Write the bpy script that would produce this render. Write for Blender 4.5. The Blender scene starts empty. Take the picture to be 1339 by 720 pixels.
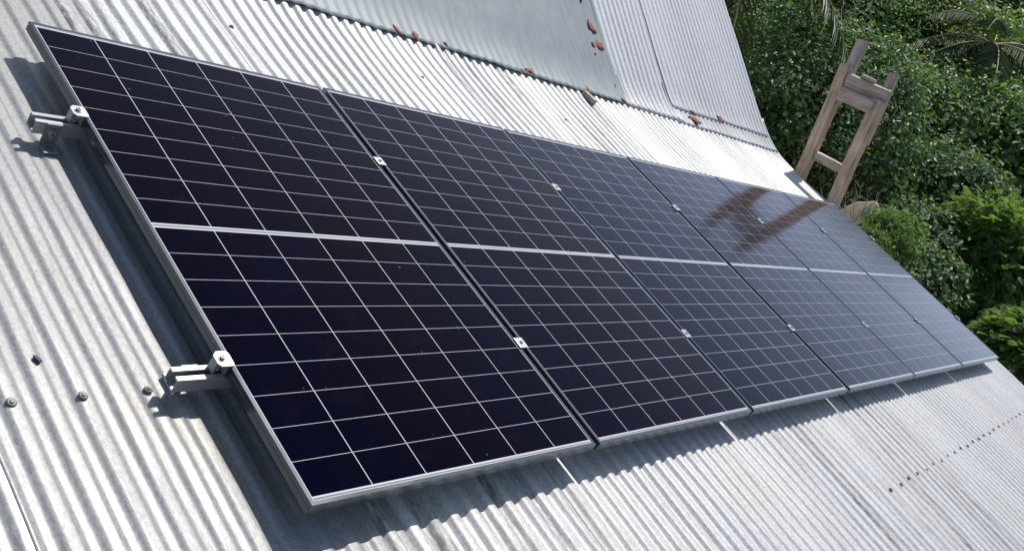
import bpy, bmesh, math, random
import numpy as np
from mathutils import Vector, Matrix
SC = bpy.context.scene
COL = SC.collection
TH = math.radians(20.0)                 # pitch of the panel plane
RX = Matrix.Rotation(TH, 3, 'X')        # roof frame (x along eave, y up slope, z normal) -> world

# ------------------------------------------------------------------ camera
CAM_L = Vector((-1.4146, -2.6633, 1.4712))
RIGHT = RX @ Vector((0.6109, -0.5606, 0.5590))
DOWN = RX @ Vector((0.0203, -0.6948, -0.7189))
FWD = RX @ Vector((0.7915, 0.4506, -0.4130))
CAM_P = RX @ CAM_L
F_PX = 1273.76
cd = bpy.data.cameras.new('camera')
cam = bpy.data.objects.new('camera', cd); COL.objects.link(cam)
m3 = Matrix((RIGHT.normalized(), (-DOWN).normalized(), (-FWD).normalized())).transposed()
cam.matrix_world = Matrix.Translation(CAM_P) @ m3.to_4x4()
cd.sensor_fit = 'HORIZONTAL'; cd.sensor_width = 36.0; cd.lens = 36.0 * F_PX / 1339.0
cd.clip_start = 0.05; cd.clip_end = 2000
SC.camera = cam

def at(px, py, dist):
    """world point seen at a photo position, dist metres from the viewpoint"""
    d = RIGHT * ((px - 669.5) / F_PX) + DOWN * ((py - 360) / F_PX) + FWD
    return CAM_P + d.normalized() * dist

# ------------------------------------------------------------------ light
SUN_L = Vector((0.52, 0.50, 1.0)).normalized()
SUN_W = RX @ SUN_L
w = bpy.data.worlds.new('World'); SC.world = w; w.use_nodes = True
nt = w.node_tree; nt.nodes.clear()
wo = nt.nodes.new('ShaderNodeOutputWorld'); bg = nt.nodes.new('ShaderNodeBackground')
sky = nt.nodes.new('ShaderNodeTexSky'); sky.sky_type = 'NISHITA'; sky.sun_disc = False
sky.sun_elevation = math.asin(SUN_W.z); sky.sun_rotation = math.atan2(SUN_W.x, SUN_W.y)
sky.air_density = 1.0; sky.dust_density = 1.2; sky.ozone_density = 1.0
bg.inputs['Strength'].default_value = 0.115
nt.links.new(sky.outputs[0], bg.inputs['Color']); nt.links.new(bg.outputs[0], wo.inputs['Surface'])
sd = bpy.data.lights.new('sun', 'SUN'); sd.energy = 4.0; sd.angle = math.radians(0.53)
sd.color = (1.0, 0.965, 0.91)
sun = bpy.data.objects.new('sun', sd); COL.objects.link(sun)
sun.rotation_euler = SUN_W.to_track_quat('Z', 'Y').to_euler()
SC.view_settings.view_transform = 'Standard'
try: SC.view_settings.look = 'None'
except Exception: pass
SC.view_settings.exposure = 0.30; SC.view_settings.gamma = 1.0
SC.view_settings.use_curve_mapping = False

# ------------------------------------------------------------------ helpers
def new_obj(name, me, parent=None):
    o = bpy.data.objects.new(name, me); COL.objects.link(o)
    if parent is not None: o.parent = parent
    return o
def thing(name, label, cat, loc=(0, 0, 0), rot=(0, 0, 0), group=None):
    o = bpy.data.objects.new(name, None); COL.objects.link(o)
    o.empty_display_size = .1
    o.location = loc; o.rotation_euler = rot
    tag(o, label, cat, group)
    return o
def tag(o, label, cat, group=None):
    o['label'] = label; o['category'] = cat
    if group: o['group'] = group
    return o
def np_mesh(name, V, F, mats, midx=None, smooth=False):
    """V (n,3), F (m,k) all the same k"""
    V = np.asarray(V, np.float32); F = np.asarray(F, np.int32)
    me = bpy.data.meshes.new(name)
    n, k = F.shape
    me.vertices.add(len(V)); me.vertices.foreach_set('co', V.ravel())
    me.loops.add(n * k); me.loops.foreach_set('vertex_index', F.ravel())
    me.polygons.add(n)
    me.polygons.foreach_set('loop_start', np.arange(0, n * k, k, dtype=np.int32))
    me.polygons.foreach_set('loop_total', np.full(n, k, np.int32))
    for m in (mats if isinstance(mats, (list, tuple)) else [mats]): me.materials.append(m)
    if midx is not None: me.polygons.foreach_set('material_index', np.asarray(midx, np.int32))
    me.polygons.foreach_set('use_smooth', np.full(n, smooth, bool))
    me.update(calc_edges=True); me.validate()
    return me
def bm_mesh(name, bm, mat, smooth=False):
    me = bpy.data.meshes.new(name); bm.to_mesh(me); bm.free()
    for m in (mat if isinstance(mat, (list, tuple)) else [mat]): me.materials.append(m)
    for p in me.polygons: p.use_smooth = smooth
    return me
def add_box(bm, lo, hi, bev=0.0, mat=0, M=None):
    r = bmesh.ops.create_cube(bm, size=1.0)
    vs = r['verts']
    lo = Vector(lo); hi = Vector(hi)
    for v in vs:
        v.co = Vector((lo[i] + (v.co[i] + .5) * (hi[i] - lo[i]) for i in range(3)))
    fs = set(f for v in vs for f in v.link_faces)
    if bev > 0:
        es = list(set(e for v in vs for e in v.link_edges))
        rr = bmesh.ops.bevel(bm, geom=es, offset=bev, segments=2, affect='EDGES', profile=.6)
        fs = set(rr['faces']) | set(f for f in fs if f.is_valid)
        vs = list(set(v for f in fs for v in f.verts))
    if M is not None:
        for v in vs: v.co = M @ v.co
    for f in fs: f.material_index = mat
    return vs
def add_cyl(bm, c, axis, r, h, seg=14, r2=None, mat=0):
    q = Vector((0, 0, 1)).rotation_difference(Vector(axis).normalized())
    M = Matrix.Translation(Vector(c)) @ q.to_matrix().to_4x4()
    rr = bmesh.ops.create_cone(bm, cap_ends=True, segments=seg, radius1=r, radius2=r if r2 is None else r2, depth=h, matrix=M)
    for f in set(f for v in rr['verts'] for f in v.link_faces): f.material_index = mat
    return rr['verts']
def add_prism(bm, pts, axis, a, b, mat=0):
    """closed polygon pts (2D in the plane of the other two axes) extruded along axis from a to b"""
    def mk(p, t):
        if axis == 'x': return (t, p[0], p[1])
        if axis == 'y': return (p[0], t, p[1])
        return (p[0], p[1], t)
    A = [bm.verts.new(mk(p, a)) for p in pts]; B = [bm.verts.new(mk(p, b)) for p in pts]
    n = len(pts); fs = []
    for i in range(n): fs.append(bm.faces.new((A[i], A[(i + 1) % n], B[(i + 1) % n], B[i])))
    fs.append(bm.faces.new(A[::-1])); fs.append(bm.faces.new(B))
    for f in fs: f.material_index = mat
    return A + B
def tube(P, Rr, seg=8):
    """V, F of a tapered tube along points"""
    P = [Vector(p) for p in P]; V = []; F = []
    for i, p in enumerate(P):
        t = (P[min(i + 1, len(P) - 1)] - P[max(i - 1, 0)]).normalized()
        a = t.orthogonal().normalized() if abs(t.z) > .99 else t.cross(Vector((0, 0, 1))).normalized()
        b = t.cross(a)
        for k in range(seg):
            an = 2 * math.pi * k / seg
            V.append(tuple(p + (a * math.cos(an) + b * math.sin(an)) * Rr[i]))
    for i in range(len(P) - 1):
        for k in range(seg):
            k2 = (k + 1) % seg
            F.append((i * seg + k, i * seg + k2, (i + 1) * seg + k2, (i + 1) * seg + k))
    return V, F
def join_vf(parts):
    V = []; F = []; o = 0
    for v, f in parts:
        V.extend(v); F.extend([tuple(i + o for i in q) for q in f]); o += len(v)
    return V, F

# ------------------------------------------------------------------ materials
class NT:
    def __init__(s, name):
        s.m = bpy.data.materials.new(name); s.m.use_nodes = True
        s.t = s.m.node_tree; s.p = s.t.nodes['Principled BSDF']
    def n(s, ty, **kw):
        o = s.t.nodes.new(ty)
        for k, v in kw.items(): setattr(o, k, v)
        return o
    def l(s, a, b): s.t.links.new(a, b)
    def coord(s, scale=(1, 1, 1), kind='Object', rnd=False):
        tc = s.n('ShaderNodeTexCoord'); mp = s.n('ShaderNodeMapping')
        mp.inputs['Scale'].default_value = scale
        src = tc.outputs[kind]
        if rnd:
            oi = s.n('ShaderNodeObjectInfo'); ad = s.n('ShaderNodeVectorMath', operation='MULTIPLY_ADD')
            s.l(oi.outputs['Random'], ad.inputs[0]); ad.inputs[1].default_value = (37, 53, 19); s.l(src, ad.inputs[2])
            src = ad.outputs[0]
        s.l(src, mp.inputs['Vector']); return mp.outputs[0]
    def noise(s, vec, scale, detail=4, rough=.55):
        o = s.n('ShaderNodeTexNoise'); o.inputs['Scale'].default_value = scale
        o.inputs['Detail'].default_value = detail; o.inputs['Roughness'].default_value = rough
        s.l(vec, o.inputs['Vector']); return o.outputs['Fac']
    def ramp(s, fac, stops, interp='LINEAR'):
        o = s.n('ShaderNodeValToRGB'); cr = o.color_ramp; cr.interpolation = interp
        while len(cr.elements) < len(stops): cr.elements.new(.5)
        for e, (p, c) in zip(cr.elements, stops):
            e.position = p; e.color = (c[0], c[1], c[2], 1) if not isinstance(c, (int, float)) else (c, c, c, 1)
        s.l(fac, o.inputs['Fac']); return o.outputs['Color']
    def mix(s, fac, a, b, mode='MIX'):
        o = s.n('ShaderNodeMix', data_type='RGBA', blend_type=mode)
        for sock, v in ((o.inputs['Factor'], fac), (o.inputs['A'], a), (o.inputs['B'], b)):
            if hasattr(v, 'node'): s.l(v, sock)
            elif isinstance(v, (int, float)): sock.default_value = v
            else: sock.default_value = (v[0], v[1], v[2], 1)
        # RGBA sockets are the third set
        return o.outputs['Result']
    def bump(s, h, strength, dist=.002):
        b = s.n('ShaderNodeBump'); b.inputs['Strength'].default_value = strength; b.inputs['Distance'].default_value = dist
        s.l(h, b.inputs['Height']); s.l(b.outputs[0], s.p.inputs['Normal'])
    def set(s, **kw):
        for k, v in kw.items():
            k = k.replace('_', ' ')
            if hasattr(v, 'node'): s.l(v, s.p.inputs[k])
            elif isinstance(v, (tuple, list)): s.p.inputs[k].default_value = (v[0], v[1], v[2], 1)
            else: s.p.inputs[k].default_value = v
        return s.m
def mixcol(n, fac, a, b, mode='MIX'):
    o = n.t.nodes.new('ShaderNodeMix'); o.data_type = 'RGBA'; o.blend_type = mode
    f, A, B = o.inputs[0], o.inputs[6], o.inputs[7]
    for sock, v in ((f, fac), (A, a), (B, b)):
        if hasattr(v, 'node'): n.l(v, sock)
        elif isinstance(v, (int, float)): sock.default_value = v if sock is f else (v, v, v, 1)
        else: sock.default_value = (v[0], v[1], v[2], 1)
    return o.outputs[2]

def mat_galv(name, base, stain, stain_amt, metallic=.45, rough=.42, warm=(1, .97, .92), streak=16):
    n = NT(name)
    c = n.coord()
    sp = n.noise(n.coord((1, 1, 1)), 260, 2, .6)                 # spangle
    stv = n.coord((streak, .07 * streak, streak), rnd=True)
    st = n.noise(stv, 1.6, 5, .65)                               # streaks running down the slope
    bl = n.noise(n.coord((1, 1, 1), rnd=True), 2.2, 5, .6)       # blotches
    fine = n.noise(n.coord((30, 7, 30), rnd=True), 3.0, 6, .7)
    col = n.ramp(sp, [(.3, tuple(base * .86 for _ in range(3))), (.7, tuple(min(1, base * 1.1) for _ in range(3)))])
    mo = n.ramp(n.noise(n.coord((1, .6, 1), rnd=True), 120, 4, .8), [(.38, (.76, .76, .76)), (.58, (1.10, 1.10, 1.10))])
    col = mixcol(n, 1.0, col, mo, 'MULTIPLY')
    wm = n.ramp(bl, [(.46, (0, 0, 0)), (.62, (1, 1, 1))])
    col = mixcol(n, wm, col, mixcol(n, 1.0, col, warm, 'MULTIPLY'))
    mask = n.ramp(st, [(.47, (0, 0, 0)), (.64, (1, 1, 1))])
    mask2 = n.ramp(fine, [(.34, (0, 0, 0)), (.56, (1, 1, 1))])
    mk = mixcol(n, 1.0, mask, mask2, 'MULTIPLY')
    mk = mixcol(n, 1.0, mk, stain_amt, 'MULTIPLY')
    col = mixcol(n, mk, col, stain)
    # fine pits
    pits = n.ramp(n.noise(n.coord((60, 25, 60), rnd=True), 2.5, 3, .6), [(.70, (0, 0, 0)), (.78, (.55, .55, .55))])
    col = mixcol(n, pits, col, tuple(s * .55 for s in stain))
    rg = n.ramp(st, [(.3, rough - .06), (.75, rough + .16)])
    n.bump(sp, .10, .0006)
    return n.set(Base_Color=col, Metallic=metallic, Roughness=rg, Specular_IOR_Level=.5)

M_galv_a = mat_galv('galvanised_grey', .275, (.18, .175, .16), .12, .14, .44)
M_galv_b = mat_galv('galvanised_white', .48, (.29, .285, .27), .5, .15, .46)
M_galv_c = mat_galv('galvanised_stained', .49, (.17, .168, .163), 1.0, .12, .48, streak=7)
M_galv_e = mat_galv('galvanised_bright', .58, (.40, .40, .40), .4, .15, .40, (1, 1, 1))
M_galv_d = mat_galv('galvanised_new', .48, (.33, .33, .33), .45, .15, .42, (1, 1, 1))

def mat_metal(name, base, rough, metallic=.9, var=.06):
    n = NT(name)
    no = n.noise(n.coord((1, 1, 1)), 7, 3)
    col = n.ramp(no, [(.3, tuple(b * (1 - var * 2) for b in base)), (.7, tuple(min(1, b * (1 + var)) for b in base))])
    rg = n.ramp(no, [(.3, rough - .03), (.7, rough + .04)])
    return n.set(Base_Color=col, Metallic=metallic, Roughness=rg)
M_rail = mat_metal('mill_aluminium', (.36, .37, .375), .34, .45, .03)
M_alu = mat_metal('anodised_aluminium', (.145, .157, .162), .17, .85, .02)
M_alu_br = mat_metal('bright_aluminium', (.37, .37, .36), .40, .45, .04)
M_steel = mat_metal('galvanised_bracket', (.22, .232, .235), .4, .4, .03)
M_dark = mat_metal('dark_bolt', (.10, .10, .105), .4, .7)
M_screw = mat_metal('weathered_screw', (.13, .128, .122), .55, .4)

def mat_cell(name, a, b, refl=2.3):
    n = NT(name)
    no = n.noise(n.coord((1, 1, 1), rnd=True), 1.3, 3)
    col = n.ramp(no, [(.35, a), (.65, b)])
    # thin dust film, a few splashes
    du = n.noise(n.coord((1, 1, 1), rnd=True), 9, 5, .65)
    dm = n.ramp(du, [(.55, (0, 0, 0)), (.80, (.004, .004, .004))])
    sp = n.noise(n.coord((1, 1, 1), rnd=True), 34, 2, .5)
    sm = n.ramp(sp, [(.76, (0, 0, 0)), (.82, (.16, .16, .16))])
    col = mixcol(n, dm, col, (.45, .43, .40))
    col = mixcol(n, sm, col, (.50, .48, .45))
    rg = n.ramp(du, [(.3, .10), (.75, .14)])
    n.set(Base_Color=col, Roughness=.6, Metallic=0.0, Specular_IOR_Level=0.0)
    # anti-reflective front glass: next to nothing head-on, strong at grazing angles
    lw = n.n('ShaderNodeLayerWeight'); lw.inputs['Blend'].default_value = .5
    pw = n.n('ShaderNodeMath', operation='POWER'); pw.inputs[1].default_value = 7.6; n.l(lw.outputs['Facing'], pw.inputs[0])
    ml = n.n('ShaderNodeMath', operation='MULTIPLY', use_clamp=True); ml.inputs[1].default_value = refl; n.l(pw.outputs[0], ml.inputs[0])
    gl = n.n('ShaderNodeBsdfGlossy'); gl.inputs['Color'].default_value = (1.0, .88, .85, 1); n.l(rg, gl.inputs['Roughness'])
    mx = n.n('ShaderNodeMixShader'); n.l(ml.outputs[0], mx.inputs[0]); n.l(n.p.outputs[0], mx.inputs[1]); n.l(gl.outputs[0], mx.inputs[2])
    out = [x for x in n.t.nodes if x.type == 'OUTPUT_MATERIAL'][0]
    n.l(mx.outputs[0], out.inputs['Surface'])
    return n.m
M_cell = mat_cell('solar_cell', (.0010, .0015, .0090), (.0022, .0019, .0060))
M_back = mat_cell('white_backsheet', (.46, .46, .48), (.52, .52, .53))
M_ribbon = mat_cell('tinned_ribbon', (.15, .16, .17), (.20, .21, .21))

def mat_wood(name, a, b, c, ax=2):
    n = NT(name)
    v = n.coord(tuple(.9 if k == ax else 9 for k in range(3)), rnd=True)
    g = n.noise(v, 3.0, 7, .65)
    col = n.ramp(g, [(.28, a), (.5, b), (.72, c)])
    crack = n.ramp(n.noise(n.coord(tuple(.7 if k == ax else 30 for k in range(3)), rnd=True), 2.0, 3), [(.30, (.2, .2, .2)), (.40, (1, 1, 1))])
    col = mixcol(n, .8, col, crack, 'MULTIPLY')
    bl = n.ramp(n.noise(n.coord((1, 1, 1), rnd=True), 5, 4), [(.35, (.72, .70, .68)), (.65, (1, 1, 1))])
    col = mixcol(n, 1.0, col, bl, 'MULTIPLY')
    n.bump(g, .5, .004)
    return n.set(Base_Color=col, Roughness=.85)
M_wood = mat_wood('weathered_wood', (.33, .225, .145), (.58, .435, .315), (.70, .575, .45))
M_wood_h = mat_wood('grey_crossbar_wood', (.29, .235, .20), (.46, .385, .34), (.60, .53, .47), 1)
M_wood_g = mat_wood('grey_wood', (.29, .235, .20), (.46, .385, .34), (.60, .53, .47))

def mat_simple(name, a, b, scale=6, rough=.8, bump=0.0, kind='Object'):
    n = NT(name); no = n.noise(n.coord((1, 1, 1), kind), scale, 6, .62)
    n_c = n.ramp(no, [(.3, a), (.7, b)])
    if bump: n.bump(no, bump, .02)
    return n.set(Base_Color=n_c, Roughness=rough)
M_wall = mat_simple('painted_plaster', (.46, .44, .40), (.56, .54, .50), 3, .9, .1)
M_seal = mat_simple('red_sealant', (.12, .042, .03), (.25, .080, .055), 40, .75, .4)
M_scrap = mat_simple('dark_plastic', (.02, .018, .05), (.04, .035, .09), 20, .5)

def mat_bluesheet():
    n = NT('blue_grey_painted_sheet')
    st = n.noise(n.coord((9, .5, 9)), 1.5, 4, .6)
    col = n.ramp(st, [(.3, (.205, .235, .246)), (.7, (.265, .292, .303))])
    bl = n.ramp(n.noise(n.coord((1, 1, 1)), 1.1, 5), [(.35, (.86, .87, .88)), (.65, (1, 1, 1))])
    col = mixcol(n, 1.0, col, bl, 'MULTIPLY')
    sc = n.ramp(n.noise(n.coord((26, 9, 26)), 1.4, 3, .5), [(.665, (0, 0, 0)), (.72, (.75, .75, .75))])
    col = mixcol(n, sc, col, (.15, .17, .18))
    return n.set(Base_Color=col, Roughness=.55, Metallic=0.0, Specular_IOR_Level=.35)
M_blue = mat_bluesheet()

def mat_leaf(name, stops, rough=.42, spec=.5, trans=.38):
    n = NT(name)
    g = n.n('ShaderNodeNewGeometry')
    col = n.ramp(g.outputs['Random Per Island'], stops)
    n.set(Base_Color=col, Roughness=rough, Specular_IOR_Level=spec)
    tr = n.n('ShaderNodeBsdfTranslucent'); mx = n.n('ShaderNodeMixShader')
    tc = mixcol(n, 1.0, col, (1.0, 1.15, .45), 'MULTIPLY')
    n.l(tc, tr.inputs['Color']); mx.inputs[0].default_value = trans
    n.l(n.p.outputs[0], mx.inputs[1]); n.l(tr.outputs[0], mx.inputs[2])
    out = [x for x in n.t.nodes if x.type == 'OUTPUT_MATERIAL'][0]
    n.l(mx.outputs[0], out.inputs['Surface'])
    return n.m
M_leaf_d = mat_leaf('dark_broad_leaf', [(0, (.046, .085, .036)), (.55, (.096, .165, .066)), (.88, (.17, .26, .115)), (1, (.27, .32, .20))], .5, .32)
M_leaf_m = mat_leaf('green_broad_leaf', [(0, (.06, .11, .034)), (.5, (.14, .23, .072)), (.88, (.22, .32, .115)), (1, (.30, .35, .19))], .5, .32)
M_leaf_y = mat_leaf('yellow_green_leaf', [(0, (.06, .095, .022)), (.5, (.12, .185, .042)), (1, (.22, .27, .09))], .5, .32)
M_leaf_f = mat_leaf('feathery_leaf', [(0, (.085, .145, .052)), (.5, (.175, .265, .098)), (1, (.27, .35, .15))], .5, .4, .62)
M_leaf_p = mat_leaf('palm_leaflet', [(0, (.030, .050, .016)), (.6, (.060, .088, .028)), (1, (.12, .12, .05))], .45, .5, .2)
M_leaf_dry = mat_leaf('dry_leaf', [(0, (.16, .12, .06)), (1, (.30, .24, .14))], .7, .2, .2)
M_bark = mat_simple('bark', (.07, .055, .042), (.17, .14, .11), 14, .9, .6)
M_twig = mat_simple('pale_twig', (.22, .19, .16), (.42, .38, .33), 10, .85)
def mat_ground():
    n = NT('earth_and_litter')
    a = n.noise(n.coord((1, 1, 1)), 1.1, 8, .7); b = n.noise(n.coord((1, 1, 1)), 9, 6, .7)
    col = n.ramp(b, [(.3, (.13, .095, .065)), (.55, (.26, .20, .14)), (.75, (.36, .29, .21))])
    gm = n.ramp(a, [(.56, (0, 0, 0)), (.70, (1, 1, 1))])
    col = mixcol(n, gm, col, (.045, .065, .022))
    n.bump(b, .9, .12)
    return n.set(Base_Color=col, Roughness=.95, Specular_IOR_Level=.1)
M_ground = mat_ground()

# ------------------------------------------------------------------ ground
HEAD = Vector((FWD.x, FWD.y, 0)).normalized(); SIDE = Vector((HEAD.y, -HEAD.x, 0))
def ground_z(x, y):
    s = (x - CAM_P.x) * HEAD.x + (y - CAM_P.y) * HEAD.y
    r = np.sin(x * .71 + y * .33) * .22 + np.sin(x * .23 - y * .57 + 1) * .3 + np.sin(1.9 * x + 1.3 * y) * .06
    h = -4.25 + np.clip(s - 16, 0, 24) * .25 + np.clip(s - 40, 0, 70) * .11
    return h + r * np.clip((s - 9) / 6, 0.15, 1)
def build_ground():
    u = np.concatenate([np.linspace(-900, -40, 12), np.linspace(-35, 70, 150), np.linspace(80, 1200, 14)])
    v = np.concatenate([np.linspace(-1000, -50, 12), np.linspace(-45, 45, 120), np.linspace(55, 1000, 12)])
    U, Vv = np.meshgrid(u, v, indexing='ij')
    X = CAM_P.x + U * HEAD.x + Vv * SIDE.x; Y = CAM_P.y + U * HEAD.y + Vv * SIDE.y
    Z = ground_z(X, Y)
    n, m = U.shape
    V = np.stack([X, Y, Z], -1).reshape(-1, 3)
    i = np.arange(n - 1)[:, None] * m + np.arange(m - 1)[None]
    F = np.stack([i, i + 1, i + m + 1, i + m], -1).reshape(-1, 4)[:, ::-1]
    o = new_obj('hillside', np_mesh('hillside', V, F, M_ground, smooth=True))
    o['kind'] = 'structure'
build_ground()

# ------------------------------------------------------------------ house with its roof
PITCH = .0767; AMP = .0072
Y_EAVE = -3.9; X_L = -3.6; X_R = 7.36; CREST = -.105
SL_UP = math.tan(math.radians(28.5))
def base_z(y):
    y = np.asarray(y, float)
    z = np.full_like(y, CREST)
    z = z + np.clip(y - .35, 0, None) ** 2 * .07 * (y < .75) + (y >= .75) * (.0112 + .056 * (np.clip(y, .75, None) - .75))
    t = np.clip(y - .75, 0, .40)
    z = z + t * t * .5 * (SL_UP - .056) / .40 + np.clip(y - 1.15, 0, None) * (SL_UP - .056)
    return z
def corr(x, k=2.1):
    c = np.cos(2 * np.pi * x / PITCH)
    return np.tanh(k * c + .35) / np.tanh(k + .2)
def corr_sheet(name, x0, x1, ys, mat, parent, lift=0.0, lap=.003, seed=0, amp=AMP, pitch_lift=None, skew=0.0, per=12, phase=-.35):
    rng = np.random.default_rng(seed)
    xs = np.arange(x0, x1 + 1e-6, PITCH / per); ys = np.asarray(ys, float)
    X, Y = np.meshgrid(xs, ys, indexing='ij')
    ph = np.array([.3, 2.1, 4.4, 1.2, 3.3, 5.1])                  # one set for all sheets, so laps nest
    dent = (.0016 * np.sin(2.1 * Y + 3 * X + ph[0]) + .0013 * np.sin(4.7 * Y - 9 * X + ph[1]) + .0012 * np.sin(9.1 * Y + 13 * X + ph[2])
            + .0008 * np.sin(17 * Y + 31 * X + ph[3]))
    ew = np.clip(1 - (X - x0) / (PITCH * 1.4), 0, 1)              # left lap rides on its neighbour
    Xs = X + .0035 * np.sin(1.3 * Y + ph[4]) + skew * (Y - ys[0])
    rib = 1 + .10 * np.sin(np.round(X / PITCH - phase) * 12.9898 + ph[5])  # no two ribs pressed quite alike
    Z = base_z(Y) - AMP + amp * corr(X - phase * PITCH, 3.4 if phase == 0.0 else 2.1) * rib + lift + lap * ew + dent
    if pitch_lift is not None: Z = Z + pitch_lift(Y)
    n, m = X.shape
    V = np.stack([Xs, Y, Z], -1).reshape(-1, 3)
    i = np.arange(n - 1)[:, None] * m + np.arange(m - 1)[None]
    F = np.stack([i, i + m, i + m + 1, i + 1], -1).reshape(-1, 4)
    o = new_obj(name, np_mesh(name, V, F, mat, smooth=True), parent)
    sm = o.modifiers.new('gauge', 'SOLIDIFY'); sm.thickness = .0009; sm.offset = -1
    return o
house = thing('house', 'low house under a patchwork roof of corrugated metal sheets carrying the solar panels', 'house', (0, 0, 0), (TH, 0, 0))
ys_low = np.concatenate([np.linspace(Y_EAVE, .3, 46), np.linspace(.36, 1.13, 16)])
edges = []
x = X_L
while x < X_R - .3:
    edges.append(x); x += PITCH * 10
tones = {}
sheets = []
k = 0
for i, xa in enumerate(edges):
    xb = (edges[i + 1] + PITCH * 1.25) if i + 1 < len(edges) else X_R
    xm = .5 * (xa + xb)
    if xm < .55: mt = M_galv_a
    elif xm < 2.6: mt = [M_galv_b, M_galv_b, M_galv_c][i % 3]
    elif xm < 4.3: mt = M_galv_c
    else: mt = [M_galv_b, M_galv_d][i % 2]
    sheets.append((corr_sheet('roof_sheet', xa, xb, ys_low, mt, house, seed=i, lap=.0010, amp=.0040 if xm < .55 else AMP, phase=0.0 if xm < .55 else -.35), xa, xb))
# upper, steeper roof: white sheets on the right, flat painted sheet on the left
def up_lift(y0):
    return lambda Y: (.004 if y0 < .9 else .009) + .004 * np.clip(1 - (Y - y0) / .5, 0, 1)
ups = []
for j, (xa, xb, y0) in enumerate(((4.59, 5.48, .875), (5.40, 6.30, 1.00), (6.22, 7.30, 1.015))):
    ys = np.concatenate([np.linspace(y0, 1.3, 12), np.linspace(1.36, 3.4, 22)])
    ups.append(corr_sheet('roof_sheet', xa, xb, ys, M_galv_e, house, seed=40 + j,
                          lap=.0015, pitch_lift=up_lift(y0), skew=-.045, per=12))
    ups[-1]['label'] = ['white corrugated sheet beside the blue grey sheet', 'white corrugated sheet in the middle of the upper slope',
                        'white corrugated sheet along the right gable edge'][j]
# short flashing strip showing under the two right-hand upper sheets
corr_sheet('flashing_strip', 5.36, 7.33, np.linspace(.86, 1.2, 12), M_galv_b, house, seed=61, pitch_lift=lambda Y: .006 + 0 * Y)
def blue_sheet():
    xs = np.linspace(-3.6, 4.66, 1000); ys = np.concatenate([np.linspace(.865, 1.3, 14), np.linspace(1.36, 3.4, 30)])
    X, Y = np.meshgrid(xs, ys, indexing='ij')
    rng = np.random.default_rng(3)
    wav = .0026 * np.cos(2 * np.pi * X / .0767) + .0018 * np.sin(1.7 * X + 2 * Y) + .0012 * np.sin(5.1 * X - 1.3 * Y)
    edge = np.clip(1 - (Y - .865) / .06, 0, 1) * (.002 * np.sin(9 * X) + .0016 * np.sin(23 * X + 1) + .0016 * np.sin(41 * X))
    Ye = Y + np.clip(1 - (Y - .865) / .05, 0, 1) * (.006 * np.sin(3.1 * X) + .003 * np.sin(17 * X))
    Z = base_z(Y) + .0092 + wav + edge - .01 * np.clip((Y - 1.1) / .4, 0, 1)
    Xs = X - .045 * (Y - .865) * np.clip((X - 2) / 2.6, 0, 1)
    n, m = X.shape
    V = np.stack([Xs, Ye, Z], -1).reshape(-1, 3)
    i = np.arange(n - 1)[:, None] * m + np.arange(m - 1)[None]
    F = np.stack([i, i + m, i + m + 1, i + 1], -1).reshape(-1, 4)
    o = new_obj('roof_sheet', np_mesh('blue_sheet', V, F, M_blue, smooth=True), house)
    sm = o.modifiers.new('gauge', 'SOLIDIFY'); sm.thickness = .0012; sm.offset = -1
    o['label'] = 'flat blue grey painted sheet with red sealant along its edges'
    return o
bsheet = blue_sheet()
def zb(y): return float(base_z(np.array([y]))[0])
def blob(name, c, sx, sy, sz, mat, seed, parent, sub=2):
    rng = random.Random(seed)
    bm = bmesh.new(); bmesh.ops.create_icosphere(bm, subdivisions=sub, radius=1)
    ph = [rng.uniform(0, 6.28) for _ in range(6)]
    for v in bm.verts:
        p = v.co.copy()
        k = 1 + .34 * math.sin(4.1 * p.x + ph[5]) * math.cos(3.3 * p.y + ph[2]) + .28 * math.sin(3.1 * p.x + ph[0]) * math.sin(2.7 * p.y + ph[1]) + .22 * math.sin(6 * p.x + 5 * p.y + ph[2]) + .12 * math.sin(11 * p.y - 9 * p.x + ph[3])
        v.co = Vector((p.x * sx * k, p.y * sy * k, p.z * sz * (1 + .3 * math.sin(5 * p.x + ph[4]))))
    o = new_obj(name, bm_mesh(name, bm, mat, True), parent); o.location = c
    o.rotation_euler = (math.atan((zb(c[1] + .03) - zb(c[1] - .03)) / .06), 0, rng.uniform(-.5, .5))
    return o
for s, (bx, by, sx, sy) in enumerate(((2.27, .90, .022, .035), (2.40, .90, .02, .03), (2.66, .91, .012, .014), (3.38, .885, .045, .024), (3.46, .905, .06, .03),
                                      (4.10, .90, .028, .040), (4.58, .905, .03, .02), (4.54, 1.02, .015, .02), (4.49, 1.30, .045, .035), (4.41, 1.29, .022, .02),
                                      (4.45, 1.42, .04, .045), (4.42, 1.64, .022, .05), (4.40, 1.22, .008, .012))):
    blob('sealant_patch', (bx, by, zb(by) + .0085), sx * 1.05, sy * 1.05, .0035, M_seal, 100 + s, bsheet)
for s, (bx, by, sx, sy) in enumerate(((5.70, .93, .06, .028), (5.74, 1.0, .035, .018), (6.25, 1.03, .05, .03))):
    o = blob('sealant_patch', (bx, by, zb(by) + .014), sx * 1.1, sy * 1.1, .005, M_seal, 140 + s, ups[1])
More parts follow.
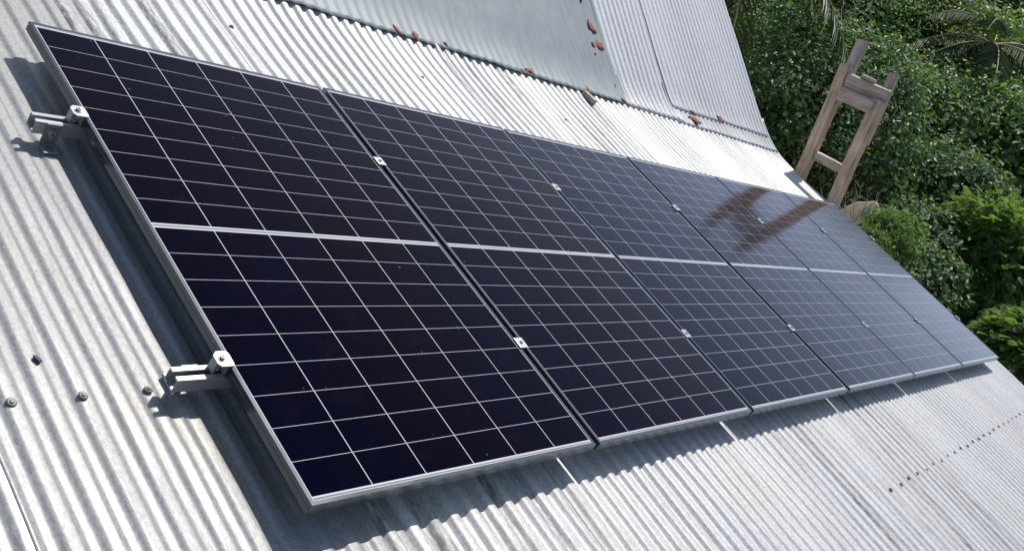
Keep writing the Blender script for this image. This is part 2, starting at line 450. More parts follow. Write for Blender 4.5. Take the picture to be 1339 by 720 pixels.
# roof screws with washers, in rows over the purlins
def screw_mesh():
    bm = bmesh.new()
    add_cyl(bm, (0, 0, .0015), (0, 0, 1), .0112, .0022, 18, .0088)
    add_cyl(bm, (0, 0, .0040), (0, 0, 1), .0055, .003, 6)
    return bm_mesh('screw', bm, M_screw)
scm = screw_mesh()
rngs = random.Random(5)
def put_screw(n, y):
    xx = (round(n) - (.35 if n > 2 else 0)) * PITCH
    for so, xa, xb in sheets[::-1]:
        if xa + .02 <= xx <= xb:
            o = new_obj('screw', scm, so)
            dy = rngs.uniform(-.005, .005)
            o.location = (xx + rngs.uniform(-.003, .003), y + dy, zb(y) - AMP + AMP * .95 + .0012)
            o.rotation_euler = (rngs.uniform(-.12, .12), rngs.uniform(-.12, .12), rngs.uniform(0, 3))
            return
for n in range(-24, 2, 2): put_screw(n, -1.372)
for n in range(-12, 2, 3): put_screw(n + 1, .46)
for n in range(42, 92, 2): put_screw(n, -2.308 + .0187 * (n * PITCH - 3.17))
for n in (5, 14, 29, 45): put_screw(n, .46 + .03 * (n % 3))
# walls, hidden under the roof from here
def wall_prism():
    bm = bmesh.new()
    Ri = RX.transposed()
    def L(x, Y, Z): return tuple(Ri @ Vector((x, Y, Z)))
    def W(x, y, z): return RX @ Vector((x, y, z))
    e = W(0, Y_EAVE + .45, CREST - .06); r1 = W(0, .95, zb(.95) - .12); rd = W(0, 3.3, zb(3.3) - .14)
    bk = Vector((0, rd.y + 3.6, rd.z - 3.3))
    prof = [(e.y, -4.4), (e.y, e.z), (r1.y, r1.z), (rd.y, rd.z), (bk.y, bk.z), (bk.y, -4.4)]
    A = [bm.verts.new(L(X_L + .35, *p)) for p in prof]; B = [bm.verts.new(L(X_R - .35, *p)) for p in prof]
    n = len(prof)
    for i in range(n):
        bm.faces.new((A[i], B[i], B[(i + 1) % n], A[(i + 1) % n]))
    bm.faces.new(A); bm.faces.new(B[::-1])
    return bm_mesh('wall', bm, M_wall)
new_obj('wall', wall_prism(), house)
def back_slope():
    Ri = RX.transposed()
    top = RX @ Vector((0, 3.4, zb(3.4) + .03))
    xs = np.arange(X_L, 7.3, PITCH / 6); t = np.linspace(0, 1, 6)
    V = []
    for xx in xs:
        dz = AMP * math.cos(2 * math.pi * xx / PITCH)
        for tt in t:
            p = Ri @ Vector((xx, top.y - .02 + tt * 3.9, top.z + .01 - tt * 3.55 + dz))
            V.append(tuple(p))
    n, m = len(xs), len(t)
    i = np.arange(n - 1)[:, None] * m + np.arange(m - 1)[None]
    F = np.stack([i, i + m, i + m + 1, i + 1], -1).reshape(-1, 4)
    o = new_obj('roof_sheet', np_mesh('back_roof_sheet', V, F, M_galv_b, smooth=True), house)
    bm = bmesh.new()
    tp = Ri @ Vector((0, top.y, top.z))
    add_prism(bm, [(tp.y - .16, tp.z - .075), (tp.y - .02, tp.z + .022), (tp.y + .01, tp.z + .02), (tp.y + .05, tp.z - .16), (tp.y + .046, tp.z - .16), (tp.y + .005, tp.z + .012), (tp.y - .02, tp.z + .014), (tp.y - .158, tp.z - .079)], 'x', X_L - .02, 7.32)
    new_obj('ridge_cap', bm_mesh('ridge_cap', bm, M_galv_b), house)
back_slope()

# ------------------------------------------------------------------ solar panels
PW, PH, GAP, PT = 1.134, 1.8169, .0235, .030
STEP = PW + GAP
def frame_mesh():
    prof = [(.028, -PT), (0, -PT), (0, -.0150), (.0013, -.0142), (.0013, -.0122), (0, -.0114), (0, -.0009), (.0009, 0), (.0108, 0), (.0114, -.0006), (.0114, -.0028), (.0114, -PT + .0016), (.028, -PT + .0016)]
    V = []; F = []
    for (d, z) in prof:
        V += [(d, -d, z), (PW - d, -d, z), (PW - d, -PH + d, z), (d, -PH + d, z)]
    n = len(prof)
    for i in range(n):
        j = (i + 1) % n
        for k in range(4):
            k2 = (k + 1) % 4
            F.append((i * 4 + k, i * 4 + k2, j * 4 + k2, j * 4 + k))
    V = [(x - PW / 2, y + PH / 2, z + PT) for x, y, z in V]
    return np_mesh('frame', V, F, M_alu)
def glass_mesh():
    zc = -.0015
    cw, cg, mx = .1820, .0026, (PW - 6 * .1820 - 5 * .0026) / 2
    rh, rg, my = .0962, .0013, .0232
    xb = [.0112]; xt = []
    xcur = mx; xb.append(xcur); xt.append('m')
    for i in range(6):
        xb.append(xcur + cw); xt.append('c'); xcur += cw
        if i < 5: xb.append(xcur + cg); xt.append('g'); xcur += cg
    xb.append(PW - .0112); xt.append('m')
    yb = [.0112, .0140, .0182]; yt = ['m', 'r']
    ycur = my; yb.append(ycur); yt.append('m')
    def half(ycur, last):
        for i in range(9):
            yb.append(ycur + rh); yt.append('c'); ycur += rh
            if i < 8: yb.append(ycur + rg); yt.append('g'); ycur += rg
        return ycur
    ycur = half(ycur, 0)
    y2 = PH - my - (9 * rh + 8 * rg)
    gm = y2 - ycur
    yb += [ycur + gm * .33, ycur + gm * .67, y2]; yt += ['m', 'r', 'm']
    half(y2, 1)
    yb += [PH - .0182, PH - .0140, PH - .0112]; yt += ['m', 'r', 'm']
    V = []; F = []; mi = []
    for xx in xb:
        for yy in yb: V.append((xx - PW / 2, PH / 2 - yy, zc + PT))
    m = len(yb)
    for i in range(len(xb) - 1):
        for j in range(m - 1):
            F.append((i * m + j, i * m + j + 1, (i + 1) * m + j + 1, (i + 1) * m + j))
            a, b = xt[i], yt[j]
            if a == 'c' and b == 'c': mi.append(0)
            elif b == 'r' and a in 'cg' and not (j < 3 and i in (4, 8)) : mi.append(2)
            else: mi.append(1)
    o = len(V); zb_ = -.0070 + PT
    X0, X1, Y0, Y1 = -PW / 2 + .0112, PW / 2 - .0112, -PH / 2 + .0112, PH / 2 - .0112
    V += [(X0, Y0, zb_), (X1, Y0, zb_), (X1, Y1, zb_), (X0, Y1, zb_)]
    F.append((o, o + 3, o + 2, o + 1)); mi.append(1)
    return np_mesh('cell_laminate', V, F, [M_cell, M_back, M_ribbon], mi)
fm, gm_ = frame_mesh(), glass_mesh()
def jbox_mesh():
    bm = bmesh.new(); add_box(bm, (-.045, -.02, -.014), (.045, .02, 0), .003)
    return bm_mesh('junction_box', bm, M_scrap)
jm = jbox_mesh()
PLAB = ['leftmost and nearest black solar panel, with the exposed rail ends at its side',
        'second solar panel from the left end of the row',
        'third solar panel from the left end of the row',
        'fourth solar panel from the left, crossed by the dark reflection of the left ladder post',
        'fifth solar panel from the left, second from the right end of the row',
        'farthest solar panel at the right end of the row, beside the wooden ladder']
rp = random.Random(11)
DZ = [0, .001, -.001, .001, 0, -.001]
for i in range(6):
    c = Vector((i * STEP + PW / 2, -PH / 2, -PT + DZ[i]))
    t = thing('solar_panel', PLAB[i], 'solar panel', RX @ c, (TH + rp.uniform(-.001, .001), rp.uniform(-.0012, .0012), 0), 'solar panels in one row on the roof')
    new_obj('frame', fm, t); new_obj('cell_laminate', gm_, t)
    j = new_obj('junction_box', jm, t); j.location = (0, 0, PT - .0075)

# ------------------------------------------------------------------ rails, clamps, brackets
RY = (-.452, -1.392); RZT = -PT - .0015; RH = .040
def rail_mesh():
    bm = bmesh.new()
    b, h, s, tk = .021, RH, .008, .0028
    prof = [(-b, 0), (-b, -h), (b, -h), (b, 0), (s, 0), (s, -.006), (b - tk, -.006), (b - tk, -h + tk + .004), (s, -h + tk + .004), (s, -h + tk), (-s, -h + tk), (-s, -h + tk + .004), (-b + tk, -h + tk + .004), (-b + tk, -.006), (-s, -.006), (-s, 0)]
    add_prism(bm, prof, 'x', 0, 6 * STEP - GAP + .13 + .06)
    bmesh.ops.recalc_face_normals(bm, faces=bm.faces)
    return bm_mesh('mounting_rail', bm, M_rail)
rm = rail_mesh()
for y, lab in zip(RY, ('upper aluminium mounting rail poking out beside the top half of the nearest panel', 'lower aluminium mounting rail poking out beside the bottom half of the nearest panel')):
    o = new_obj('mounting_rail', rm); o.location = RX @ Vector((-.128, y, RZT)); o.rotation_euler = (TH, 0, 0)
    tag(o, lab, 'rail', 'aluminium rails under the solar panels')
def bolt_mesh(r, h, wr):
    bm = bmesh.new()
    if wr: add_cyl(bm, (0, 0, .001), (0, 0, 1), wr, .002, 20)
    add_cyl(bm, (0, 0, .002 + h / 2), (0, 0, 1), r, h, 6)
    add_cyl(bm, (0, 0, .002 + h + .0005), (0, 0, 1), r * .55, .001, 12, mat=1)
    return bm_mesh('bolt', bm, [M_alu_br, M_dark])
b_end = bolt_mesh(.0070, .006, .0105)
def end_clamp_mesh(sg):
    bm = bmesh.new()
    # top plate with clipped corners, then the leg down to the rail and its foot
    pts = [(-.034, -.014), (-.026, -.024), (.006, -.024), (.0105, -.016), (.0105, .016), (.006, .024), (-.022, .024), (-.034, .012)]
    pts = [(x * sg, y) for x, y in pts]
    if sg < 0: pts = pts[::-1]
    add_prism(bm, pts, 'z', PT + .0020, PT + .0055)
    a, b = sorted((-.0015 * sg, -.0050 * sg)); add_box(bm, (a, -.020, .0), (b, .020, PT + .0019))
    a, b = sorted((-.034 * sg, -.0305 * sg)); add_box(bm, (a, -.013, .0), (b, .011, PT + .0019))
    bmesh.ops.recalc_face_normals(bm, faces=bm.faces)
    return bm_mesh('clamp_body', bm, M_alu_br)
ecm = {1: end_clamp_mesh(1), -1: end_clamp_mesh(-1)}
XR = 6 * STEP - GAP
for sg, xx, side in ((1, 0, 'left'), (-1, XR, 'right')):
    for y, rn in zip(RY, ('upper', 'lower')):
        lab = (f'silver end clamp bolted on the {rn} rail at the left edge of the nearest panel' if sg > 0 else
               f'tiny silver end clamp on the {rn} rail at the far edge of the last panel')
        t = thing('end_clamp', lab, 'clamp', RX @ Vector((xx, y + .006, -PT - .0005)), (TH, 0, 0), 'end clamps of the panel row')
        new_obj('clamp_body', ecm[sg], t)
        bo = new_obj('bolt', b_end, t); bo.location = (-.016 * sg, 0, PT + .0055)
        bm = bmesh.new(); add_cyl(bm, (0, 0, -.012), (0, 0, 1), .004, PT + .026, 10); add_cyl(bm, (0, 0, .004), (0, 0, 1), .0085, .008, 6)
        nu = new_obj('threaded_stud', bm_mesh('threaded_stud', bm, M_alu_br), t); nu.location = (-.016 * sg, -.0005, PT / 2 - .014)
def mid_clamp_mesh():
    bm = bmesh.new()
    add_box(bm, (-.0205, -.0225, PT + .0020), (.0205, .0225, PT + .0052), .0008)
    add_box(bm, (-.0085, -.020, .002), (-.0060, .020, PT + .0019)); add_box(bm, (.0060, -.020, .002), (.0085, .020, PT + .0019))
    return bm_mesh('clamp_body', bm, M_alu_br)
mcm = mid_clamp_mesh()
def mid_bolt_mesh():
    bm = bmesh.new(); add_cyl(bm, (0, 0, PT + .0068), (0, 0, 1), .0065, .003, 14); add_cyl(bm, (0, 0, PT + .0084), (0, 0, 1), .0040, .0006, 6, mat=1)
    return bm_mesh('bolt', bm, [M_screw, M_dark])
mbm = mid_bolt_mesh()
ORD = ['first', 'second', 'third', 'fourth', 'fifth', 'sixth']
for i in range(5):
    for y, rn in zip(RY, ('upper', 'lower')):
        t = thing('mid_clamp', f'small silver clamp on the {rn} rail between the {ORD[i]} and {ORD[i+1]} panels from the left', 'clamp',
                  RX @ Vector((i * STEP + PW + GAP / 2, y + .008 * rp.uniform(-1, 1), -PT + .0005)), (TH, 0, rp.uniform(-.04, .04)), 'mid clamps between the panels')
        new_obj('clamp_body', mcm, t); new_obj('bolt', mbm, t)
def bracket(x, y, front, lab):
    """L foot standing on a roof crest and bolted to the side of the rail"""
    s = -1 if front else 1
    t = thing('roof_bracket', lab, 'bracket', RX @ Vector((x, y, CREST + .001)), (TH, 0, 0), 'brackets holding the rails')
    yr = s * (.021 + .0005)
    a, b = sorted((yr, yr + s * .004))
    H = -CREST + RZT - .002
    # upright with a long slot: built as a frame of bars so the slot is open
    bm = bmesh.new()
    add_box(bm, (-.021, a, .004), (-.005, b, H)); add_box(bm, (.005, a, .004), (.021, b, H))
    add_box(bm, (-.0049, a, .004), (.0049, b, .018)); add_box(bm, (-.0049, a, H - .012), (.0049, b, H))
    new_obj('upright_plate', bm_mesh('upright_plate', bm, M_steel), t)
    bm = bmesh.new(); c0, c1 = sorted((yr, yr + s * .042)); add_box(bm, (-.021, c0, 0), (.021, c1, .0038), .0006)
    add_box(bm, (-.0215, c0 + .001, -.0022), (.0215, c1 + .001, -.0003))
    new_obj('base_plate', bm_mesh('base_plate', bm, M_steel), t)
    o = new_obj('bolt', b_end, t); o.location = (0, yr + s * .004, H * .60); o.rotation_euler = (math.pi / 2 if s < 0 else -math.pi / 2, 0, 0)
    o = new_obj('roof_screw', scm, t); o.location = (0, yr + s * .024, .004)
bracket(-PITCH, RY[0], True, 'slotted metal bracket standing on the roof under the end of the upper rail')
bracket(-PITCH, RY[1], False, 'metal bracket on the roof tucked under the end of the lower rail')
for n in range(16, 92, 15):
    pass

# small things lying on the roof
bm = bmesh.new(); add_box(bm, (-.034, -.05, 0), (.034, .05, .032), .004)
wb = new_obj('wooden_block', bm_mesh('wooden_block', bm, M_wood_g)); wb.location = RX @ Vector((4.02, .80, zb(.80) + .002)); wb.rotation_euler = (TH + .02, .02, .25)
tag(wb, 'small brown wooden block lying on the ribs below the blue grey sheet', 'block')
bm = bmesh.new(); add_box(bm, (-.0050, -.009, 0), (.0050, .009, .007), .001); add_cyl(bm, (0, .007, .0045), (0, 1, 0), .0028, .010, 8)
sb = new_obj('plastic_scrap', bm_mesh('plastic_scrap', bm, M_scrap)); sb.location = RX @ Vector((-5 * PITCH + .012, -1.265, CREST - .001)); sb.rotation_euler = (TH, .1, .5)
tag(sb, 'tiny dark purple plastic scrap lying between two ribs on the left of the roof', 'scrap')

# ------------------------------------------------------------------ wooden ladder against the gable
LX = 7.46; LY0, LY1 = .597, .198
lad = thing('wooden_ladder', 'weathered wooden ladder of two square posts rising above the right edge of the roof', 'ladder', (LX, .5 * (LY0 + LY1), float(ground_z(np.array(LX), np.array(.4)))))
lz = lad.location.z
def timber(name, lo, hi, mat, rot=None, bev=.008, seed=0):
    bm = bmesh.new()
    vs = add_box(bm, lo, hi)
    L = max(hi[i] - lo[i] for i in range(3)); ax = [hi[i] - lo[i] for i in range(3)].index(L)
    es = [e for e in bm.edges if abs((e.verts[0].co - e.verts[1].co)[ax]) > L * .9]
    bmesh.ops.subdivide_edges(bm, edges=es, cuts=max(6, int(L * 9)), use_grid_fill=False)
    es = [e for e in bm.edges if len(e.link_faces) == 2 and e.calc_face_angle() > .8]
    bmesh.ops.bevel(bm, geom=es, offset=bev, segments=2, affect='EDGES')
    r = random.Random(seed); p = [r.uniform(0, 6) for _ in range(4)]
    for v in bm.verts:
        q = v.co[ax]
        d = Vector((math.sin(q * 5 + p[0]) * .004 + math.sin(q * 17 + p[1]) * .002, math.sin(q * 4 + p[2]) * .004 + math.sin(q * 13 + p[3]) * .002, 0))
        if ax == 1: d = Vector((d.x, 0, d.y))
        v.co += d
        v.co += Vector((r.uniform(-1, 1), r.uniform(-1, 1), r.uniform(-1, 1))) * .0012
    o = new_obj(name, bm_mesh(name, bm, mat, False), lad)
    return o
yc = lad.location.y
a = .052
def Z(z): return z - lz
dl, dr = LY0 - yc, LY1 - yc
timber('post', (-a, dl - a, Z(lz)), (a, dl + a, Z(1.16)), M_wood, seed=1)
timber('post_extension', (-.01, dl - .046, Z(.80)), (.085, dl + .046, Z(1.42)), M_wood_g, seed=2).location = (a + .012, 0, 0)
timber('post', (-a, dr - a, Z(lz)), (a, dr + a, Z(.96)), M_wood, seed=3)
timber('post_extension', (-.01, dr - .042, Z(.55)), (.075, dr + .042, Z(1.22)), M_wood_g, seed=4).location = (a + .012, 0, 0)
o = timber('crossbeam', (-.032, dr - .075, -.062), (.032, dl - a - .002, .062), M_wood_h, seed=5); o.location = (-.012, 0, Z(1.03)); o.rotation_euler = (.10, -.36, 0)
o = timber('crossbeam', (-.026, dr - .0, -.062), (.026, dl - a - .002, .062), M_wood_h, seed=6); o.location = (-.058, 0, Z(.895)); o.rotation_euler = (.10, -.36, 0)
o = timber('crossbeam', (-.02, -.07, -.016), (.02, .07, .016), M_wood_h, seed=7); o.location = (-.02, dl - .24, Z(1.105)); o.rotation_euler = (.10, -.3, 0); o.name = 'wedge'
zz = .30
first = None
while zz > lz + .2:
    o = timber('rung', (-.03, dr + a + .001, -.04), (.03, dl - a - .001, .04), M_wood_h, seed=int(zz * 50) % 97)
    o.location = (0, 0, Z(zz)); o.rotation_euler = (.10 if first is None else 0.02, -.30, 0); first = 1
    zz -= .42

# ------------------------------------------------------------------ earth bank below the ladder foot
def earth_bank():
    c = at(1146, 262, 19.5); g = float(ground_z(np.array(c.x), np.array(c.y)))
    H = c.z + .02 - g
    n, m = 40, 72
    u = np.linspace(0, 1, n); th = np.linspace(0, 2 * np.pi, m, endpoint=False)
    U, T = np.meshgrid(u, th, indexing='ij')
    Rr = U * 2.1 * (1 + .14 * np.sin(3 * T + 1) + .08 * np.sin(7 * T))
    X = Rr * np.cos(T); Y = Rr * np.sin(T)
    from mathutils import noise as mn
    nz = np.array([[mn.fractal(Vector((a * .9, b * .9, 3.7)), 1.0, 2.0, 6) for a, b in zip(ra, rb)] for ra, rb in zip(X, Y)])
    Zz = H * (1 - U ** 1.4) + nz * .22 * np.clip(1.2 - U, 0, 1) - .4 * U
    V = np.stack([X, Y, Zz], -1).reshape(-1, 3)
    i = np.arange(n - 1)[:, None] * m + np.arange(m)[None]; i2 = np.arange(n - 1)[:, None] * m + (np.arange(m)[None] + 1) % m
    F = np.stack([i, i + m, i2 + m, i2], -1).reshape(-1, 4)
    o = new_obj('earth_bank', np_mesh('earth_bank', V, F, M_bank, smooth=True)); o.location = (c.x, c.y, g); o['kind'] = 'structure'
M_bank = mat_simple('bare_earth', (.15, .11, .08), (.34, .27, .20), 5.5, .95, .8)
earth_bank()

# ------------------------------------------------------------------ vegetation
def unit(v): return v / np.maximum(np.linalg.norm(v, axis=-1, keepdims=True), 1e-9)
def leaf_mesh_arrays(C, N, T, size, width=.5, fold=.16, droop=.15):
    """folded six-point leaves: centre C, normal N, direction T"""
    n = len(C); size = size[:, None]
    B = unit(np.cross(N, T))
    base = C - T * size * .5; tip = C + T * size * .5 - N * size * droop
    midl = C - T * size * .02
    w1 = B * size * width * .5; up_ = N * size * fold * .5
    a1 = C - T * size * .24; a2 = C + T * size * .16 - N * size * droop * .35
    V = np.stack([base, a1 + w1 * .82 + up_ * .8, a2 + w1 + up_, tip, a2 - w1 + up_, a1 - w1 * .82 + up_ * .8], 1).reshape(-1, 3)
    k = np.arange(n)[:, None] * 6
    F = np.concatenate([k + np.array([[0, 3, 2, 1]]), k + np.array([[0, 5, 4, 3]])], 0)
    return V, F
def crown_mesh(name, rng, rx, ry, rz, cz, nclump, nleaf, ls, mat, lumps=7, up=.7, clump_r=.42, width=.55):
    """uneven crown: lumps displace an ellipsoid, leaf clumps fill its outer shell and part of the inside"""
    ld = unit(rng.normal(size=(lumps, 3))); la = rng.uniform(.12, .42, lumps)
    d = unit(rng.normal(size=(nclump, 3))); d[:, 2] = np.where(d[:, 2] < -.5, -d[:, 2], d[:, 2])
    rr = .68 + (np.clip((d @ ld.T - .45) / .55, 0, 1) * la).sum(1)
    depth = np.where(rng.random(nclump) < .72, rng.uniform(.86, 1.05, nclump), rng.uniform(.3, .85, nclump))
    P = d * (rr * depth)[:, None] * np.array([rx, ry, rz]) + np.array([0, 0, cz])
    nleaf = int(nleaf * 1.9); ls = ls * .70
    cr = clump_r * rng.uniform(.6, 1.3, nclump)
    idx = np.repeat(np.arange(nclump), nleaf)
    off = rng.normal(size=(len(idx), 3)) * .5; off[:, 2] *= .62
    C = P[idx] + off * cr[idx][:, None]
    out = unit(d[idx] * .5 + unit(off) * .6 + rng.normal(size=off.shape) * .45 + np.array([0, 0, up]))
    T = unit(np.cross(out, rng.normal(size=off.shape)) + np.array([0, 0, -.25]) + unit(off) * .4)
    T = unit(T - out * (T * out).sum(1, keepdims=True))
    sz = ls * rng.uniform(.6, 1.35, len(idx))
    V, F = leaf_mesh_arrays(C, out, T, sz, width)
    return np_mesh(name, V, F, mat), P
def limbs(rng, base_h, P, cz, r0, n):
    parts = []
    h = cz * .55
    x0 = rng.normal() * .1; y0 = rng.normal() * .1
    parts.append(tube([(0, 0, -.3), (x0 * .4, y0 * .4, h * .35), (x0, y0, h * .7), (x0 * 1.3, y0 * 1.4, h), (x0, y0, cz)], [r0 * 1.25, r0, r0 * .85, r0 * .7, r0 * .3], 10))
    for q in P[rng.choice(len(P), min(n, len(P)), False)]:
        s = Vector((x0, y0, h * rng.uniform(.55, 1.05))); e = Vector(q)
        mid = s.lerp(e, .5) + Vector((rng.normal() * .15, rng.normal() * .15, rng.normal() * .1 + .12))
        parts.append(tube([s, s.lerp(mid, .5) + Vector((0, 0, .05)), mid, mid.lerp(e, .5), e], [r0 * .42, r0 * .34, r0 * .26, r0 * .16, r0 * .05], 6))
    return join_vf(parts)
def broad_tree(name, label, cat, px, py, dist, r, mat, seed, ls=.10, nclump=220, nleaf=46, group='trees and bushes behind the roof', bark=M_bark, clump_r=.42, width=.55):
    rng = np.random.default_rng(seed)
    c = at(px, py, dist); gz = float(ground_z(np.array(c.x), np.array(c.y)))
    cz = c.z - gz
    t = thing(name, label, cat, (c.x, c.y, gz), (0, 0, 0), group)
    rz = r[2] if cz > r[2] * .9 else r[2]
    me, P = crown_mesh('crown', rng, r[0], r[1], rz, cz, nclump, nleaf, ls, mat, clump_r=clump_r, width=width)
    new_obj('crown', me, t)
    V, F = limbs(rng, 0, P, max(cz, .8), .035 + .028 * r[0], 16)
    new_obj('trunk', np_mesh('trunk', V, F, bark, smooth=True), t)
    return t
# --- nearer broad-leaved trees and bushes
broad_tree('bush', 'dense dark green bush close behind the upper end of the roof edge', 'bush', 1058, 145, 24.0, (2.9, 2.9, 2.0), M_leaf_d, 1, .17, 300, 50, clump_r=.7)
broad_tree('tree', 'dark bush of small leaves just left of the ladder foot', 'tree', 1005, 215, 25.0, (2.4, 2.4, 1.9), M_leaf_d, 2, .17, 240, 46, clump_r=.7)
broad_tree('tree', 'large leafy green tree filling the view right of the ladder', 'tree', 1248, 172, 33.0, (3.5, 3.3, 2.0), M_leaf_m, 3, .27, 420, 50, clump_r=.95)
broad_tree('tree', 'green leafy tree at the right border between palm and feathery tree', 'tree', 1350, 238, 31.0, (2.3, 2.3, 1.6), M_leaf_m, 4, .26, 300, 48, clump_r=.9)
broad_tree('tree', 'bright green tree at the top behind the ladder tops', 'tree', 1190, 55, 39.0, (3.6, 3.6, 2.4), M_leaf_y, 5, .25, 340, 48, clump_r=.9)
broad_tree('tree', 'dark leafy tree above the ladder with pale bare twigs beside it', 'tree', 1110, 30, 36.0, (2.8, 2.8, 2.0), M_leaf_m, 6, .23, 260, 46, clump_r=.85)
broad_tree('tree', 'green tree behind the ladder rungs', 'tree', 1140, 150, 31.0, (2.8, 2.8, 2.2), M_leaf_d, 7, .21, 300, 46, clump_r=.8)
broad_tree('tree', 'shadowed tree low between the dirt slope and the feathery tree', 'tree', 1240, 258, 26.0, (1.5, 1.5, 1.0), M_leaf_d, 8, .2, 150, 42, clump_r=.6)
# --- farther wall of trees up the hill
far = [(955, 40, 48, 3.6, 'd', 'far dark tree at the top corner of the roof edge'), (1040, 15, 52, 4.2, 'd', 'far dark tree behind the hanging palm frond'),
       (1120, 15, 54, 4.2, 'm', 'far green tree at the top edge above the ladder'), (1215, 22, 56, 4.4, 'm', 'far green tree at the top edge right of the ladder'),
       (1300, 25, 56, 4.4, 'd', 'far dark tree behind the palm crown'), (1375, 60, 54, 4.4, 'd', 'far dark tree at the upper right corner'),
       (1085, 75, 45, 3.6, 'd', 'far dark tree seen between the ladder posts'), (1275, 100, 45, 3.6, 'm', 'far green tree below the palm crown'),
       (1000, 100, 42, 3.6, 'd', 'far dark tree behind the dense bush')]
for i, (px, py, ds, r, kd, lab) in enumerate(far):
    broad_tree('tree', lab, 'tree', px, py, ds, (r, r, r * .8), M_leaf_d if kd == 'd' else M_leaf_m, 20 + i, .28, 230, 44, clump_r=.9)
# --- feathery trees
def feather_mesh(name, rng, r, cz, nspray, mat, lscale=1.0):
    d = unit(rng.normal(size=(nspray, 3))); d[:, 2] = np.where(d[:, 2] < -.35, -d[:, 2], d[:, 2])
    ld = unit(rng.normal(size=(8, 3))); la = rng.uniform(.1, .5, 8)
    rr = .62 + (np.clip((d @ ld.T - .4) / .6, 0, 1) * la).sum(1)
    dep = rng.uniform(.45, 1.05, nspray)
    P = d * (rr * dep)[:, None] * np.array(r) + np.array([0, 0, cz])
    # each spray: a drooping rachis with paired leaflets
    nl = 15
    Ls = .34 * lscale * rng.uniform(.7, 1.4, nspray)
    T = unit(d * np.array([1, 1, .35]) + rng.normal(size=d.shape) * .45)
    up = np.array([0, 0, 1.0])
    S = unit(np.cross(T, up)); N = unit(np.cross(S, T))
    N = unit(N + S * rng.normal(size=(nspray, 1)) * .35); S = unit(np.cross(T, N))
    C = []; NN = []; TT = []; SZ = []
    for k in range(nl):
        f = (k + .5) / nl
        pos = P + T * (Ls * f)[:, None] - up * (Ls * .38 * f * f)[:, None]
        ln = Ls * .30 * (math.sin(math.pi * min(1, f * .86 + .14)) * .85 + .15)
        for s in (-1, 1):
            t = unit(S * s * .92 + T * .45 - up * .18 + rng.normal(size=d.shape) * .07)
            n = unit(N - t * (N * t).sum(1, keepdims=True))
            C.append(pos + t * (ln * .5)[:, None]); NN.append(n); TT.append(t); SZ.append(ln)
    C = np.concatenate(C); NN = np.concatenate(NN); TT = np.concatenate(TT); SZ = np.concatenate(SZ)
    V, F = leaf_mesh_arrays(C, NN, TT, SZ, .26, .05, .08)
    return np_mesh(name, V, F, mat), P
def feather_tree(label, px, py, dist, r, seed, nspray=1500, ls=1.0):
    rng = np.random.default_rng(seed)
    c = at(px, py, dist); gz = float(ground_z(np.array(c.x), np.array(c.y)))
    t = thing('feathery_tree', label, 'tree', (c.x, c.y, gz), (0, 0, 0), 'feathery leaved trees at the right')
    me, P = feather_mesh('crown', rng, r, c.z - gz, nspray, M_leaf_f, ls)
    new_obj('crown', me, t)
    V, F = limbs(rng, 0, P, c.z - gz, .06, 18)
    new_obj('trunk', np_mesh('trunk', V, F, M_bark, smooth=True), t)
feather_tree('bright green feathery tree standing right of the far panel', 1272, 362, 20.0, (1.2, 1.2, 1.2), 51, 7000, .74)
feather_tree('feathery tree low at the right border beside the roof corner', 1335, 468, 17.0, (1.05, 1.05, .9), 52, 5200, .72)
feather_tree('feathery sapling tight against the far edge of the last panel', 1232, 445, 19.0, (.8, .8, .75), 53, 2800, .7)
# --- palms
def palm(label, px, py, dist, seed, nf, L, mats, droop=1.0, first=None):
    rng = np.random.default_rng(seed)
    c = at(px, py, dist); gz = float(ground_z(np.array(c.x), np.array(c.y)))
    t = thing('coconut_palm', label, 'palm', (c.x, c.y, gz), (0, 0, 0), 'coconut palms in the trees')
    r0 = dist / 75
    h = c.z - gz
    P = [(.25 * math.sin(k / 9 * 1.5), .1 * k / 9, h * k / 9) for k in range(10)]
    V, F = tube([(p[0] - P[-1][0], p[1] - P[-1][1], p[2] - (.3 if i == 0 else 0)) for i, p in enumerate(P)], [r0 * (1 - .04 * k) for k in range(10)], 12)
    new_obj('trunk', np_mesh('trunk', V, F, M_bark, smooth=True), t)
    for i in range(nf):
        az = i * 2.399 + rng.normal() * .2; el = rng.uniform(-.25, .85)
        D = np.array([math.cos(az) * math.cos(el), math.sin(az) * math.cos(el), math.sin(el)])
        Lf = L * rng.uniform(.8, 1.1)
        if i == 0 and first is not None: D = np.array(RIGHT * first[0] + DOWN * first[1] + FWD * first[2]); D = D / np.linalg.norm(D); Lf = L
        n = 46
        fr = np.linspace(0, 1, n)
        R = np.array([0, 0, h])[None] + D[None] * (Lf * fr)[:, None] - np.array([[0, 0, 1.0]]) * (Lf * .62 * droop * fr ** 2)[:, None]
        tang = unit(np.gradient(R, axis=0))
        S = unit(np.cross(tang, np.array([0, 0, 1.0]))); N = unit(np.cross(S, tang))
        C = []; NN = []; TT = []; SZ = []
        for s in (-1, 1):
            for k in range(5, n):
                ln = Lf * .24 * math.sin(math.pi * (.12 + .83 * fr[k]))
                tt = S[k] * s * .8 + tang[k] * .55 - np.array([0, 0, .42]) + rng.normal(size=3) * .06
                tt = tt / np.linalg.norm(tt)
                nn = N[k] - tt * (N[k] @ tt); nn /= np.linalg.norm(nn)
                C.append(R[k] + tt * ln * .5); NN.append(nn); TT.append(tt); SZ.append(ln)
        V1, F1 = leaf_mesh_arrays(np.array(C), np.array(NN), np.array(TT), np.array(SZ), .075, .03, .10)
        o = new_obj('frond', np_mesh('frond', V1, F1, mats[0]), t)
        V2, F2 = tube([tuple(q) for q in R[::5]], list(np.linspace(.028, .006, len(R[::5]))), 5)
        new_obj('midrib', np_mesh('midrib', V2, F2, mats[1], smooth=True), o)
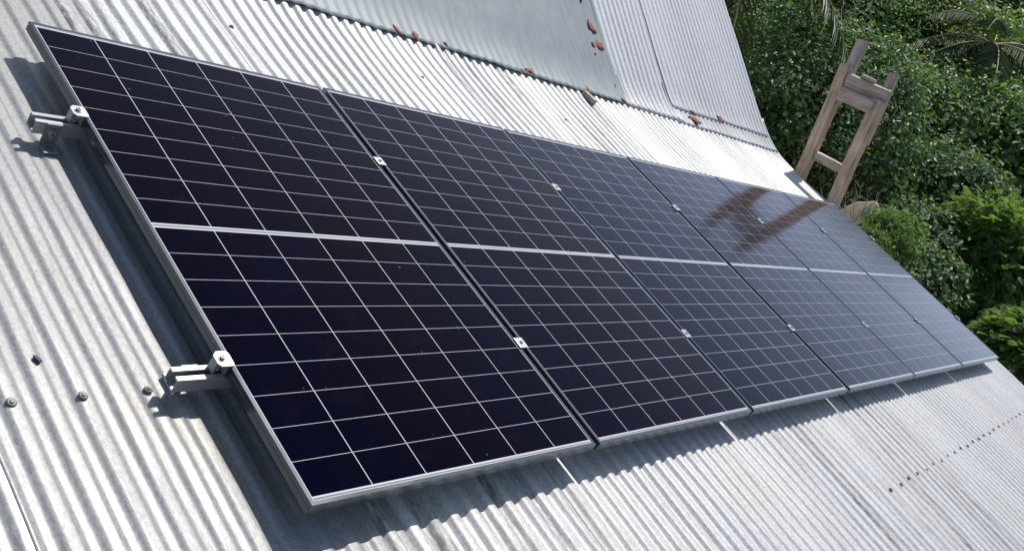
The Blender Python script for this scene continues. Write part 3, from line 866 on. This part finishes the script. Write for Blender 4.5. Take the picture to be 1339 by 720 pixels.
M_rib = mat_simple('palm_midrib', (.20, .20, .07), (.32, .30, .12), 8, .6)
palm('coconut palm with drooping fronds at the upper right of the trees', 1298, 58, 34.0, 71, 15, 3.6, (M_leaf_p, M_rib), 1.15)
palm('palm above the roof edge with one frond hanging into view', 985, -125, 22.0, 72, 12, 3.9, (M_leaf_p, M_rib), 1.25, (-.12, .8, -.45))
# --- bare twigs
def twig_bush(label, px, py, dist, seed, n, L, mat=M_twig, name='bare_shrub', rad=.011, spread=1.0):
    rng = np.random.default_rng(seed)
    c = at(px, py, dist); gz = float(ground_z(np.array(c.x), np.array(c.y)))
    t = thing(name, label, 'shrub', (c.x, c.y, gz), (0, 0, 0))
    h = c.z - gz
    st = [tube([(0, 0, -.2), (.05, .02, h * .5), (0, 0, h - L * .4)], [.04, .034, .025], 7)]
    br = []
    for i in range(n):
        d = unit(rng.normal(size=3) + np.array([0, 0, .5])); p = np.array([0, 0, h - L * .4 * rng.random()])
        pts = [tuple(p)]
        for k in range(6):
            d = unit(d + rng.normal(size=3) * .38 * spread); p = p + d * L / 6; pts.append(tuple(p))
            if k > 1 and rng.random() < .75:
                e = unit(d + rng.normal(size=3) * .8); q = p.copy(); pp = [tuple(q)]
                for j in range(3):
                    e = unit(e + rng.normal(size=3) * .3); q = q + e * L / 10; pp.append(tuple(q))
                br.append(tube(pp, [rad * .55, rad * .45, rad * .35, rad * .2], 4))
        br.append(tube(pts, list(np.linspace(rad, rad * .3, 7)), 5))
    V, F = join_vf(st); new_obj('stem', np_mesh('stem', V, F, M_bark, smooth=True), t)
    V, F = join_vf(br); new_obj('twigs', np_mesh('twigs', V, F, mat, smooth=True), t)
twig_bush('bare pale twigs in the dark gap beside the hanging frond', 1045, 52, 28, 81, 14, 1.9, rad=.022)
twig_bush('bare branch reaching towards the top of the left ladder post', 1085, 50, 28.0, 82, 6, 1.7, rad=.022)
twig_bush('dry grey stalks at the foot of the ladder beside the last panel', 1108, 292, 16.0, 83, 22, .75, M_twig, 'dry_shrub', .008, .6)
# --- small leafy plants by the panel edge
broad_tree('shrub', 'small shrub with slender leaves beside the dirt bank', 'shrub', 1168, 318, 13.2, (.36, .36, .34), M_leaf_m, 91, .12, 40, 34, None, clump_r=.18, width=.3)
broad_tree('shrub', 'low yellow green weed at the edge of the last panel', 'shrub', 1128, 322, 12.6, (.30, .30, .22), M_leaf_y, 92, .07, 40, 40, None, clump_r=.16, width=.4)
broad_tree('shrub', 'dark green shrub between the last panel and the feathery trees', 'shrub', 1192, 372, 16.0, (.62, .62, .62), M_leaf_d, 93, .13, 90, 36, None, clump_r=.26)
broad_tree('shrub', 'dark leafy shrub low in the gap behind the dirt bank', 'shrub', 1196, 312, 19.5, (.8, .8, .6), M_leaf_d, 94, .16, 90, 36, None, clump_r=.32)
